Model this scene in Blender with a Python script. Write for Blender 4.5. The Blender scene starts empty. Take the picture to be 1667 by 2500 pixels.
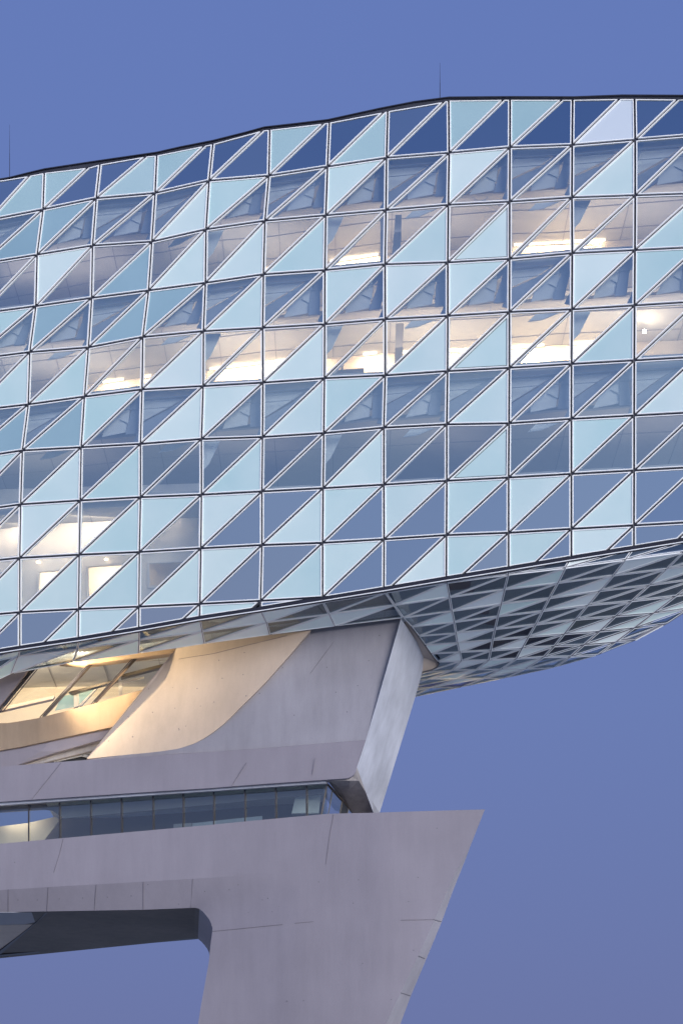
import bpy, bmesh, math, random
from mathutils import Vector, Matrix
from mathutils.geometry import delaunay_2d_cdt, intersect_line_plane
random.seed(7)
S = bpy.context.scene
COL = S.collection
R = math.radians

# ------------------------------------------------------------------ camera
F, YH, CX, CZ = 5440.0, 3258.0, 833.5, 1.7      # focal length in photo pixels, horizon row, centre column, eye height
cam = bpy.data.cameras.new('camera')
cam.sensor_fit = 'VERTICAL'; cam.sensor_height = 36; cam.sensor_width = 24
cam.lens = 36 * F / 2500; cam.shift_y = (YH - 1250) / 2500
cam.clip_start = .5; cam.clip_end = 9000
camo = bpy.data.objects.new('camera', cam); COL.objects.link(camo)
camo.location = (0, 0, CZ); camo.rotation_euler = (R(90), 0, 0)
S.camera = camo

# ------------------------------------------------------------------ dusk sky
sdir = Vector((math.sin(R(150)), math.cos(R(150)), 0))     # horizontal direction to the glow
W = bpy.data.worlds.new('World'); S.world = W; W.use_nodes = True
nt = W.node_tree; N = nt.nodes; L = nt.links
bg = N['Background']
tc = N.new('ShaderNodeTexCoord'); nrm = N.new('ShaderNodeVectorMath'); nrm.operation = 'NORMALIZE'
L.new(tc.outputs['Generated'], nrm.inputs[0])
sep = N.new('ShaderNodeSeparateXYZ'); L.new(nrm.outputs[0], sep.inputs[0])
ramp = N.new('ShaderNodeValToRGB'); cr = ramp.color_ramp
stops = [(0.0, (.150, .150, .320)), (.13, (.122, .160, .378)), (.27, (.130, .188, .445)), (.38, (.126, .194, .468)),
         (.52, (.122, .189, .482)), (.72, (.070, .140, .400)), (1.0, (.04, .09, .30))]
cr.elements[0].position = 0; cr.elements[0].color = (*stops[0][1], 1)
cr.elements[1].position = 1; cr.elements[1].color = (*stops[-1][1], 1)
for p, c in stops[1:-1]:
    e = cr.elements.new(p); e.color = (*c, 1)
L.new(sep.outputs[2], ramp.inputs[0])
dot = N.new('ShaderNodeVectorMath'); dot.operation = 'DOT_PRODUCT'; dot.inputs[1].default_value = sdir
L.new(nrm.outputs[0], dot.inputs[0])
gl = N.new('ShaderNodeMapRange'); gl.interpolation_type = 'SMOOTHSTEP'
gl.inputs['From Min'].default_value = -.35; gl.inputs['From Max'].default_value = 1.0
L.new(dot.outputs['Value'], gl.inputs['Value'])
gz = N.new('ShaderNodeMapRange'); gz.interpolation_type = 'SMOOTHSTEP'
gz.inputs['From Min'].default_value = .85; gz.inputs['From Max'].default_value = 0.0
L.new(sep.outputs[2], gz.inputs['Value'])
gm = N.new('ShaderNodeMath'); gm.operation = 'MULTIPLY'; L.new(gl.outputs[0], gm.inputs[0]); L.new(gz.outputs[0], gm.inputs[1])
gc = N.new('ShaderNodeMix'); gc.data_type = 'RGBA'; gc.inputs['A'].default_value = (0, 0, 0, 1); gc.inputs['B'].default_value = (.29, .37, .42, 1)
L.new(gm.outputs[0], gc.inputs['Factor'])
sky = N.new('ShaderNodeTexSky'); sky.sky_type = 'NISHITA'; sky.sun_disc = False
sky.sun_elevation = R(1); sky.sun_rotation = R(150)
sk = N.new('ShaderNodeMix'); sk.data_type = 'RGBA'; sk.blend_type = 'MIX'; sk.inputs['Factor'].default_value = .02
ad = N.new('ShaderNodeMix'); ad.data_type = 'RGBA'; ad.blend_type = 'ADD'; ad.inputs['Factor'].default_value = 1
L.new(ramp.outputs[0], ad.inputs['A']); L.new(gc.outputs['Result'], ad.inputs['B'])
L.new(ad.outputs['Result'], sk.inputs['A']); L.new(sky.outputs[0], sk.inputs['B'])
L.new(sk.outputs['Result'], bg.inputs[0]); bg.inputs[1].default_value = 1.0

sl = bpy.data.lights.new('sun', 'SUN'); sl.energy = 3.3; sl.angle = R(30); sl.color = (1, .965, .94)
so = bpy.data.objects.new('sun', sl); COL.objects.link(so)
sv = Vector((sdir.x, sdir.y, .15)).normalized()
so.rotation_euler = sv.to_track_quat('Z', 'Y').to_euler()

S.view_settings.view_transform = 'Standard'; S.view_settings.look = 'None'
S.view_settings.exposure = 0; S.view_settings.gamma = 1; S.view_settings.use_curve_mapping = False
S.render.engine = 'CYCLES'
cy = S.cycles
cy.max_bounces = 6; cy.diffuse_bounces = 3; cy.glossy_bounces = 4; cy.transmission_bounces = 4
cy.transparent_max_bounces = 14; cy.caustics_reflective = False; cy.caustics_refractive = False
cy.sample_clamp_indirect = 4; cy.use_denoising = True

# ------------------------------------------------------------------ helpers
def P(px, py, D):                      # a point D metres away seen at photo pixel (px, py)
    return Vector(((px - CX) / F * D, D, CZ + (YH - py) / F * D))

def link(name, me, mat, parent=None, label=None, cat=None, group=None, kind=None, mats=None):
    o = bpy.data.objects.new(name, me); COL.objects.link(o)
    for m in (mats or [mat]): me.materials.append(m)
    if parent: o.parent = parent
    if label: o['label'] = label
    if cat: o['category'] = cat
    if group: o['group'] = group
    if kind: o['kind'] = kind
    return o

def thing(name, label, cat, loc=(0, 0, 0), group=None):
    o = bpy.data.objects.new(name, None); COL.objects.link(o); o.location = loc
    o['label'] = label; o['category'] = cat
    if group: o['group'] = group
    return o

class MB:
    def __init__(s): s.v = []; s.f = []
    def face(s, pts):
        b = len(s.v); s.v += [tuple(p) for p in pts]; s.f.append(list(range(b, b + len(pts))))
    def prism(s, a, b, caps=(True, True)):     # ring a (front) and ring b (back)
        n = len(a); i = len(s.v); s.v += [tuple(p) for p in a] + [tuple(p) for p in b]
        if caps[0]: s.f.append([i + k for k in range(n)])
        if caps[1]: s.f.append([i + n + k for k in reversed(range(n))])
        for k in range(n):
            m = (k + 1) % n; s.f.append([i + k, i + n + k, i + n + m, i + m])
    def slab(s, pts, vec): s.prism(pts, [p + vec for p in pts])
    def bar(s, a, b, w, h, up):                # rectangular bar from a to b; w across, h along up
        d = (b - a).normalized(); u = (up - d * up.dot(d)).normalized(); c = d.cross(u)
        q = [c * w / 2 + u * h / 2, -c * w / 2 + u * h / 2, -c * w / 2 - u * h / 2, c * w / 2 - u * h / 2]
        s.prism([a + x for x in q], [b + x for x in q])
    def tube(s, a, b, r, n=8, r2=None):
        r2 = r if r2 is None else r2
        d = (b - a).normalized(); u = d.orthogonal().normalized(); c = d.cross(u)
        s.prism([a + (u * math.cos(t) + c * math.sin(t)) * r for t in [2 * math.pi * k / n for k in range(n)]],
                [b + (u * math.cos(t) + c * math.sin(t)) * r2 for t in [2 * math.pi * k / n for k in range(n)]])
    def box(s, lo, hi):
        x0, y0, z0 = lo; x1, y1, z1 = hi
        s.prism([Vector((x0, y0, z0)), Vector((x1, y0, z0)), Vector((x1, y0, z1)), Vector((x0, y0, z1))],
                [Vector((x0, y1, z0)), Vector((x1, y1, z0)), Vector((x1, y1, z1)), Vector((x0, y1, z1))])
    def build(s, name, mat, parent=None, **k):
        me = bpy.data.meshes.new(name); me.from_pydata(s.v, [], s.f)
        bm = bmesh.new(); bm.from_mesh(me); bmesh.ops.recalc_face_normals(bm, faces=bm.faces); bm.to_mesh(me); bm.free()
        me.update()
        return link(name, me, mat, parent, **k)

def relief(name, outline, creases, depth, mat, parent, ext=0., holes=(), step=None, smooth=False, inner=None, **k):
    """A wall seen as an outline in the photograph: triangulated, each vertex at its own distance, with thickness ext."""
    pts = [Vector(p[:2]) for p in outline]; edges = [(i, (i + 1) % len(pts)) for i in range(len(pts))]
    rings = [list(range(len(pts)))]
    for h in holes:
        b = len(pts); pts += [Vector(p[:2]) for p in h]; r = [b + i for i in range(len(h))]
        edges += [(r[i], r[(i + 1) % len(r)]) for i in range(len(r))]; rings.append(r)
    nf = len(pts)
    for c in creases:
        b = len(pts); pts += [Vector(p[:2]) for p in c]; edges += [(b + i, b + i + 1) for i in range(len(c) - 1)]
    if step:
        xs = [p.x for p in pts]; ys = [p.y for p in pts]; x = min(xs) + step / 2
        while x < max(xs):
            y = min(ys) + step / 2
            while y < max(ys):
                if inside((x, y), outline) and not any(inside((x, y), h) for h in holes): pts.append(Vector((x, y)))
                y += step
            x += step
    vo, eo, fo, ov, oe, of = delaunay_2d_cdt(pts, edges, [], 0, 1e-4)
    faces = []
    for f in fo:
        c = sum((vo[i] for i in f), Vector((0, 0))) / len(f)
        if inside(c, outline) and not any(inside(c, h) for h in holes): faces.append(list(f))
    co = [P(v.x, v.y, depth(v.x, v.y)) for v in vo]
    nv = len(co)
    if ext:
        ef = ext if callable(ext) else (lambda x: ext)
        co += [c + Vector((-ef(v.x) * .073, ef(v.x), 0)) for c, v in zip(co[:nv], vo)]
        cnt = {}
        for f in faces:
            for i in range(len(f)):
                e = (f[i], f[(i + 1) % len(f)]); cnt[e] = 1
        side = [e for e in cnt if (e[1], e[0]) not in cnt]
        faces = faces + [[i + nv for i in reversed(f)] for f in faces] + [[b, a, a + nv, b + nv] for a, b in side]
    me = bpy.data.meshes.new(name); me.from_pydata([tuple(c) for c in co], [], faces)
    bm = bmesh.new(); bm.from_mesh(me); bmesh.ops.delete(bm, geom=[v for v in bm.verts if not v.link_faces], context='VERTS')
    bmesh.ops.recalc_face_normals(bm, faces=bm.faces)
    if not ext:
        for f in bm.faces:
            if f.normal.dot(Vector((0, -1, -.25))) < 0: f.normal_flip()
    bm.to_mesh(me); bm.free()
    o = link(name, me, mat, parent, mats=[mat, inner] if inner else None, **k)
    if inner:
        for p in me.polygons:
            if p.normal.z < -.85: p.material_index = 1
    if smooth:
        for p in me.polygons: p.use_smooth = True
        me.set_sharp_from_angle(angle=R(18))
    return o

def inside(p, poly):
    x, y = p[0], p[1]; c = False; n = len(poly); j = n - 1
    for i in range(n):
        xi, yi = poly[i][:2]; xj, yj = poly[j][:2]
        if (yi > y) != (yj > y) and x < (xj - xi) * (y - yi) / (yj - yi) + xi: c = not c
        j = i
    return c

def clip_above(poly, a, b):            # keep the part of an image polygon above line a-b (a left of b)
    out = []
    def s(p): return (b[0] - a[0]) * (p[1] - a[1]) - (b[1] - a[1]) * (p[0] - a[0])   # <0 above
    for i in range(len(poly)):
        p, q = poly[i], poly[(i + 1) % len(poly)]; sp, sq = s(p), s(q)
        if sp <= 0: out.append(p)
        if (sp < 0 < sq) or (sq < 0 < sp):
            t = sp / (sp - sq); out.append((p[0] + (q[0] - p[0]) * t, p[1] + (q[1] - p[1]) * t))
    return out

def dedupe(pts, eps=.06):
    out = []
    for p in pts:
        if not out or (p - out[-1]).length > eps: out.append(p)
    while len(out) > 1 and (out[0] - out[-1]).length < eps: out.pop()
    return out

def hclip(q, l, keep=1):               # 2-D convex polygon against a line (nx, ny, c): keep nx*x+ny*y >= c
    out = []; n = len(q)
    f = lambda p: keep * (l[0]*p[0] + l[1]*p[1] - l[2])
    for i in range(n):
        a, b = q[i], q[(i+1) % n]; fa, fb = f(a), f(b)
        if fa >= 0: out.append(a)
        if (fa > 0 > fb) or (fa < 0 < fb):
            t = fa / (fa - fb); out.append((a[0] + (b[0]-a[0])*t, a[1] + (b[1]-a[1])*t))
    return out
def area2(q): return abs(sum(q[i][0]*q[(i+1)%len(q)][1] - q[(i+1)%len(q)][0]*q[i][1] for i in range(len(q)))) / 2 if len(q) > 2 else 0
class Flat:                            # a convex polygon in its plane, with shrinking
    def __init__(s, pts, nrm):
        s.c = sum(pts, Vector()) / len(pts); s.u = (pts[1] - pts[0]).normalized(); s.v = nrm.cross(s.u).normalized()
        q = [((p - s.c).dot(s.u), (p - s.c).dot(s.v)) for p in pts]; n = len(q)
        A = sum(q[i][0]*q[(i+1)%n][1] - q[(i+1)%n][0]*q[i][1] for i in range(n)); sg = 1 if A > 0 else -1
        s.q = q; s.ln = []
        for i in range(n):
            x0, y0 = q[i]; x1, y1 = q[(i+1)%n]; l = math.hypot(x1-x0, y1-y0)
            nx, ny = -(y1-y0)/l*sg, (x1-x0)/l*sg; s.ln.append((nx, ny, nx*x0 + ny*y0))
    def shrink(s, d):
        q = s.q
        for nx, ny, c in s.ln: q = hclip(q, (nx, ny, c + d))
        return q
    def rim(s, d0, d1):                # convex pieces between two insets
        out = []; a = s.shrink(d0)
        for nx, ny, c in s.ln:
            piece = hclip(a, (nx, ny, c + d1), -1)
            if area2(piece) > 1e-5: out.append(piece)
            a = hclip(a, (nx, ny, c + d1))
        return out
    def to3(s, q): return [s.c + s.u * x + s.v * y for x, y in q]

# ------------------------------------------------------------------ materials
def mat(name, build):
    m = bpy.data.materials.new(name); m.use_nodes = True; n = m.node_tree.nodes; n.clear()
    out = n.new('ShaderNodeOutputMaterial'); build(m.node_tree, n, m.node_tree.links, out); return m

def plain(name, col, rough=.5, metal=0., noise=0., nscale=4., spec=.5, rnd=0.):
    def b(t, n, l, out):
        p = n.new('ShaderNodeBsdfPrincipled'); p.inputs['Base Color'].default_value = (*col, 1)
        p.inputs['Roughness'].default_value = rough; p.inputs['Metallic'].default_value = metal
        p.inputs['Specular IOR Level'].default_value = spec
        if noise or rnd:
            tc = n.new('ShaderNodeTexCoord'); no = n.new('ShaderNodeTexNoise'); no.inputs['Scale'].default_value = nscale
            no.inputs['Detail'].default_value = 6; l.new(tc.outputs['Object'], no.inputs['Vector'])
            mr = n.new('ShaderNodeMapRange'); mr.inputs['From Min'].default_value = .3; mr.inputs['From Max'].default_value = .7
            mr.inputs['To Min'].default_value = 1 - noise; mr.inputs['To Max'].default_value = 1 + noise
            l.new(no.outputs[0], mr.inputs[0])
            v = mr.outputs[0]
            if rnd:
                oi = n.new('ShaderNodeObjectInfo'); m2 = n.new('ShaderNodeMapRange')
                m2.inputs['To Min'].default_value = 1 - rnd; m2.inputs['To Max'].default_value = 1 + rnd
                l.new(oi.outputs['Random'], m2.inputs[0])
                mu = n.new('ShaderNodeMath'); mu.operation = 'MULTIPLY'; l.new(v, mu.inputs[0]); l.new(m2.outputs[0], mu.inputs[1]); v = mu.outputs[0]
            vm = n.new('ShaderNodeVectorMath'); vm.operation = 'SCALE'; vm.inputs[0].default_value = col; l.new(v, vm.inputs['Scale'])
            l.new(vm.outputs[0], p.inputs['Base Color'])
        l.new(p.outputs[0], out.inputs[0])
    return mat(name, b)

def glass(name, refl, tint, gcol=(.95, .97, 1), gmax=1.):       # coated glass: part mirror, part clear
    def b(t, n, l, out):
        g = n.new('ShaderNodeBsdfGlossy'); g.inputs['Roughness'].default_value = .012; g.inputs['Color'].default_value = (*gcol, 1)
        tr = n.new('ShaderNodeBsdfTransparent'); tr.inputs[0].default_value = (*tint, 1)
        lw = n.new('ShaderNodeLayerWeight'); lw.inputs[0].default_value = .5
        pw = n.new('ShaderNodeMath'); pw.operation = 'POWER'; pw.inputs[1].default_value = 3; l.new(lw.outputs['Facing'], pw.inputs[0])
        mr = n.new('ShaderNodeMapRange'); mr.inputs['To Min'].default_value = refl; mr.inputs['To Max'].default_value = gmax
        l.new(pw.outputs[0], mr.inputs[0])
        ge = n.new('ShaderNodeNewGeometry')           # the coating is on the outer face only
        tm = n.new('ShaderNodeMix'); tm.data_type = 'RGBA'; tm.inputs['A'].default_value = (*tint, 1); tm.inputs['B'].default_value = (1, 1, 1, 1)
        l.new(ge.outputs['Backfacing'], tm.inputs['Factor']); l.new(tm.outputs['Result'], tr.inputs[0])
        iv = n.new('ShaderNodeMath'); iv.operation = 'SUBTRACT'; iv.inputs[0].default_value = 1; l.new(ge.outputs['Backfacing'], iv.inputs[1])
        mm = n.new('ShaderNodeMath'); mm.operation = 'MULTIPLY'; l.new(mr.outputs[0], mm.inputs[0]); l.new(iv.outputs[0], mm.inputs[1]); mr = mm
        mx = n.new('ShaderNodeMixShader'); l.new(mr.outputs[0], mx.inputs[0]); l.new(tr.outputs[0], mx.inputs[1]); l.new(g.outputs[0], mx.inputs[2])
        l.new(mx.outputs[0], out.inputs[0])
    return mat(name, b)

def frit(name, c1, c2, refl=.22):                      # white-green printed glass
    def b(t, n, l, out):
        tc = n.new('ShaderNodeTexCoord'); no = n.new('ShaderNodeTexNoise'); no.inputs['Scale'].default_value = .45; no.inputs['Detail'].default_value = 3
        l.new(tc.outputs['Object'], no.inputs['Vector'])
        oi = n.new('ShaderNodeObjectInfo')
        av = n.new('ShaderNodeMath'); av.operation = 'MULTIPLY_ADD'; av.inputs[1].default_value = .75; l.new(oi.outputs['Random'], av.inputs[0])
        sc = n.new('ShaderNodeMath'); sc.operation = 'MULTIPLY'; sc.inputs[1].default_value = .9; l.new(no.outputs[0], sc.inputs[0])
        sb = n.new('ShaderNodeMath'); sb.operation = 'SUBTRACT'; sb.inputs[1].default_value = .32; l.new(sc.outputs[0], sb.inputs[0]); l.new(sb.outputs[0], av.inputs[2]); av.use_clamp = True
        mx = n.new('ShaderNodeMix'); mx.data_type = 'RGBA'; mx.inputs['A'].default_value = (*c1, 1); mx.inputs['B'].default_value = (*c2, 1)
        l.new(av.outputs[0], mx.inputs['Factor'])
        d = n.new('ShaderNodeBsdfDiffuse'); l.new(mx.outputs['Result'], d.inputs[0])
        g = n.new('ShaderNodeBsdfGlossy'); g.inputs['Roughness'].default_value = .05; g.inputs['Color'].default_value = (.95, .98, 1, 1)
        ms = n.new('ShaderNodeMixShader'); ms.inputs[0].default_value = refl; l.new(d.outputs[0], ms.inputs[1]); l.new(g.outputs[0], ms.inputs[2])
        l.new(ms.outputs[0], out.inputs[0])
    return mat(name, b)

def concrete(name, col, spread=.10, rough=.62):
    def b(t, n, l, out):
        tc = n.new('ShaderNodeTexCoord')
        n1 = n.new('ShaderNodeTexNoise'); n1.inputs['Scale'].default_value = .35; n1.inputs['Detail'].default_value = 5
        mp = n.new('ShaderNodeMapping'); mp.inputs['Scale'].default_value = (1, 1, .16)
        n2 = n.new('ShaderNodeTexNoise'); n2.inputs['Scale'].default_value = 2.4; n2.inputs['Detail'].default_value = 9; n2.inputs['Roughness'].default_value = .68
        n3 = n.new('ShaderNodeTexNoise'); n3.inputs['Scale'].default_value = 26; n3.inputs['Detail'].default_value = 6
        l.new(tc.outputs['Object'], mp.inputs[0]); l.new(tc.outputs['Object'], n1.inputs['Vector']); l.new(mp.outputs[0], n2.inputs['Vector']); l.new(tc.outputs['Object'], n3.inputs['Vector'])
        def mr(s, a, bb):
            m = n.new('ShaderNodeMapRange'); m.inputs['From Min'].default_value = .3; m.inputs['From Max'].default_value = .7
            m.inputs['To Min'].default_value = a; m.inputs['To Max'].default_value = bb; l.new(s, m.inputs[0]); return m.outputs[0]
        def mul(a, bb):
            m = n.new('ShaderNodeMath'); m.operation = 'MULTIPLY'; l.new(a, m.inputs[0]); l.new(bb, m.inputs[1]); return m.outputs[0]
        v = mul(mul(mr(n1.outputs[0], 1 - spread, 1 + spread), mr(n2.outputs[0], 1 - spread * .8, 1 + spread * .6)), mr(n3.outputs[0], .97, 1.03))
        vo = n.new('ShaderNodeTexVoronoi'); vo.inputs['Scale'].default_value = 5.5; l.new(tc.outputs['Object'], vo.inputs['Vector'])
        pit = n.new('ShaderNodeMapRange'); pit.inputs['From Min'].default_value = .03; pit.inputs['From Max'].default_value = .07
        pit.inputs['To Min'].default_value = .72; pit.inputs['To Max'].default_value = 1; l.new(vo.outputs['Distance'], pit.inputs[0])
        v = mul(v, pit.outputs[0])
        vm = n.new('ShaderNodeVectorMath'); vm.operation = 'SCALE'; vm.inputs[0].default_value = col; l.new(v, vm.inputs['Scale'])
        p = n.new('ShaderNodeBsdfPrincipled'); p.inputs['Roughness'].default_value = rough; p.inputs['Specular IOR Level'].default_value = .35
        l.new(vm.outputs[0], p.inputs['Base Color'])
        bp = n.new('ShaderNodeBump'); bp.inputs['Strength'].default_value = .25; bp.inputs['Distance'].default_value = .02
        l.new(n2.outputs[0], bp.inputs['Height']); l.new(bp.outputs[0], p.inputs['Normal'])
        l.new(p.outputs[0], out.inputs[0])
    return mat(name, b)

def emit(name, col, s):
    def b(t, n, l, out):
        e = n.new('ShaderNodeEmission'); e.inputs[0].default_value = (*col, 1); e.inputs[1].default_value = s; l.new(e.outputs[0], out.inputs[0])
    return mat(name, b)

M = dict(
    steel=plain('dark_steel', (.020, .020, .032), .42, 0, .2, 3),
    fascia=plain('fascia_metal', (.045, .047, .065), .4, 0, .15, 2),
    trim=plain('white_aluminium', (.97, .98, .97), .5, 0, .01, 6),
    clear=glass('coated_glass', .45, (.94, .97, .96), (.80, .95, .98)),
    mirror=glass('parapet_glass', .62, (.25, .3, .35), (.86, .95, 1)),
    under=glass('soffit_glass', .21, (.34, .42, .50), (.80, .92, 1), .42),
    band=glass('ribbon_glass', .16, (.66, .72, .70)),
    gallery=plain('gallery_grey', (.12, .11, .12), .7, 0, .1, 1),
    room=glass('room_glass', .10, (.95, .96, .93)),
    frit=frit('pale_frit', (.50, .72, .70), (.80, .92, .86), .22),
    frit_white=frit('white_frit', (.72, .80, .84), (.80, .86, .88), .24),
    frit_mid=frit('mid_frit', (.38, .58, .58), (.52, .70, .69), .24),
    frit_teal=frit('teal_frit', (.25, .41, .46), (.34, .52, .56), .26),
    frit_under=frit('soffit_frit', (.80, .98, .90), (.98, 1.0, .98), .02),
    dark=plain('interior_dark', (.030, .034, .045), .8, 0, .2, 1),
    ceil=plain('ceiling_paint', (.55, .545, .52), .7, 0, .06, 1.2),
    ceil_line=plain('ceiling_joint', (.34, .32, .32), .7),
    rib=plain('rib_paint', (.40, .45, .53), .6, 0, .06, 2),
    pale=plain('pale_panel', (.90, .95, .96), .6, 0, .05, 1.5),
    cream=plain('cream_wall', (.80, .72, .60), .7, 0, .05, 1.2),
    white=plain('white_wall', (.82, .79, .75), .7, 0, .04, 1.2),
    grey=plain('grey_fit_out', (.28, .28, .31), .6, 0, .05, 2),
    conc=concrete('pale_concrete', (.290, .266, .302), .07),
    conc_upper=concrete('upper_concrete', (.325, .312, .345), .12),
    conc_side_lit=concrete('side_lit_concrete', (.52, .54, .60), .20),  # paler copy; light falling on the side wall is put into its colour
    conc_warm=concrete('warm_concrete', (.50, .42, .36), .10),  # on lit_wall the lamp's warm brightness is partly in this colour
    conc_lamp_tan=concrete('lamp_tan_concrete', (.36, .27, .19), .16),  # warm lamp tint put into the colour of parapet and lintel
    conc_soffit_shade=concrete('soffit_shade_concrete', (.125, .105, .092), .2),  # darker copy for down-facing faces, their shade put into the colour
    conc_dark=concrete('mottled_concrete', (.40, .37, .36), .30),  # greyer, more strongly mottled concrete for the recess soffits
    joint=plain('joint_line', (.15, .14, .165), .8),
    frame=plain('bronze_frame', (.10, .085, .075), .45, 0, .1, 3),
    ground=plain('quay_ground', (.66, .67, .60), .8, 0, .3, .05),
    rod=plain('rod_metal', (.06, .06, .08), .4, .6),
    glow=emit('warm_lamp', (1, .76, .48), 7),
    spot=emit('spot_lamp', (1, .86, .66), 60),
)

# ------------------------------------------------------------------ ground
g = MB(); g.face([Vector((-4000, -3000, 0)), Vector((4000, -3000, 0)), Vector((4000, 5000, 0)), Vector((-4000, 5000, 0))])
g.build('ground', M['ground'], kind='structure')

# ------------------------------------------------------------------ the glass hull: measured lattice
NODES = {   # column: [(x, y) for transom rows 0..9], bottom edge last
 2: [(109.4,421.5),(106.2,512.3),(91.8,623),(88.6,748.3),(74,860.5),(70.2,988.1),(55.8,1100.4),(51.7,1232),(49.4,1362.6),(49.4,1495),(47.8,1579.5)],
 3: [(245.5,400.7),(236,485.2),(227,600.7),(224.8,728.2),(217,849),(207.3,969),(199.3,1092.7),(197,1222.5),(194.5,1354.7),(193,1487.6),(193,1557.8)],
 4: [(383.6,379),(379.5,472.5),(371.5,591),(363.5,710),(349.5,823.6),(347.6,951.5),(343.8,1084.4),(343.8,1214.5),(341.2,1348.3),(340,1481.6),(339.6,1533.2)],
 5: [(520.5,351),(511,442.3),(503.6,560.9),(502.1,691.5),(497.3,809.4),(496.6,943.4),(492.5,1072.5),(492.5,1208.4),(490.9,1339.2),(488.6,1474.7),(487.7,1506.6)],
 6: [(659,316.4),(656.7,430.2),(647.1,540.2),(643.6,670.8),(641.7,801.5),(642.3,934.8),(641.4,1067.7),(639.8,1200.4),(639.8,1331.2),(636.6,1467.3),(636.6,1484)],
 7: [(804.3,299),(799.6,407.8),(795.4,526.8),(793.3,660.5),(792.9,792.5),(792.2,924.2),(790.6,1058.2),(789,1192.5),(787.8,1325.8),(787.8,1458.7),(787.8,1460)],
 8: [(946.5,271),(943.5,386.5),(942,514),(939.8,646.3),(940.3,780.2),(940.3,917.3),(937,1044.8),(937,1183.9),(937.5,1317.2),(936.8,1450),(936.5,1435.8)],
 9: [(1095,245),(1096,374.4),(1094,501.3),(1092.7,641.6),(1092.7,772.2),(1092,906.8),(1090.2,1036.9),(1090.2,1174.4),(1089.5,1307),(1089,1440),(1088,1410.3)],
 10:[(1244.5,243),(1244.2,361),(1243.5,493.4),(1243.5,633),(1242.9,762.6),(1242.9,898.8),(1242,1034.3),(1241,1166.5),(1241,1301.3),(1241,1436),(1240.3,1385.8)],
 11:[(1397.2,243),(1396,355.3),(1395.3,483.2),(1396,619.3),(1395.3,756.2),(1394.4,889.5),(1394,1023.5),(1394,1157.8),(1394,1291.8),(1394,1426),(1392.4,1360.3)],
 12:[(1548,241),(1549.6,342.5),(1549.6,478),(1549,611.7),(1548,746.7),(1547.4,880.6),(1547,1015.2),(1547,1149.2),(1546.5,1283.2),(1546.5,1417.5),(1545.5,1335.5)],
}
NODES[1] = [(-28,445),(-24,538),(-43,645),(-46,766),(-66,878),(-68,1004),(-87,1122),(-93,1252),(-96,1377),(-96,1508),(-98,1603)]
NODES[0] = [(2*a[0]-b[0], 2*a[1]-b[1]) for a, b in zip(NODES[1], NODES[2])]
for k in (13, 14, 15):
    NODES[k] = [(2*a[0]-b[0], 2*a[1]-b[1]) for a, b in zip(NODES[k-1], NODES[k-2])]
    NODES[k][0] = (NODES[k][0][0], 242)
BT = {k: v[10] for k, v in NODES.items()}
for k in NODES:
    v = NODES[k][:10]; v.append((2*v[9][0]-v[8][0], 2*v[9][1]-v[8][1])); NODES[k] = v
HIT = {1:(75,428.5),2:(217,408.7),3:(360,381),4:(502,355),5:(644,317.5),6:(792,301),7:(939,273),8:(1086,247.5),9:(1230,243),10:(1373,243),11:(1513,241),12:(1655,242),13:(1806,242),14:(1957,242)}
HIT[0] = (-75, 452)

def DF(px, py):                        # distance of the hull's front surface
    u = (1400 - px) / 1400; v = (py - 300) / 1200
    return 80 + 5.5 * u + .6 * u * v + (.62 if py < 850 else .40) * ((py - 850) / 600) ** 2
ND = {(k, r): DF(*NODES[k][r]) + random.uniform(-.06, .06) for k in NODES for r in range(11)}
for k in NODES: ND[k, 0] = DF(*NODES[k][0])
KS = sorted(NODES)

hull = thing('glass_building', 'faceted glass office building with triangular panes, cantilevered over a pale concrete tower', 'building', P(833, 1500, 86))
HC = P(833, 900, 96)                   # a point inside the hull, for outward normals
def own(o): 
    o.matrix_parent_inverse = Matrix.Translation(-hull.location); return o

TYPES = {   # per row: cells 0..14, each two letters: upper-left pane, lower-right pane  (g clear, f pale, m mid, t teal, d dark parapet, w whitest)
 0: 'fd dm md dm md dd md dm dd md md dw dd md dd',
 1: 'fg gt tg gg gf fg gg fg gg fg gg gf gg fg gf',
 2: 'gf gg fg gt gf gf gf gg gf gv gg gg gf gf gg',
 3: 'gf fg tg gt tg gf gg fg fg fg gg fg fg gg fg',
 4: 'fg gf gf gg gf gg gf gg gf gv gg gf gg gf gf',
 5: 'gg gt gt fg gf fg gf fg gg gf gg gg gf fg gf',
 6: 'gf fg gf gf gg gf gg gf gg gv gg fg gg gf fg',
 7: 'fg gg fg gf fg fd df fd fd fd fd df dd df fd',
 8: 'gf gf gf gf gf fd df fd df fd fd fd dd fd df',
 9: 'df fd df fd df ff dd dd dd dd dd dd dd dd dd',
}
GAP, TW = .040, .033
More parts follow.
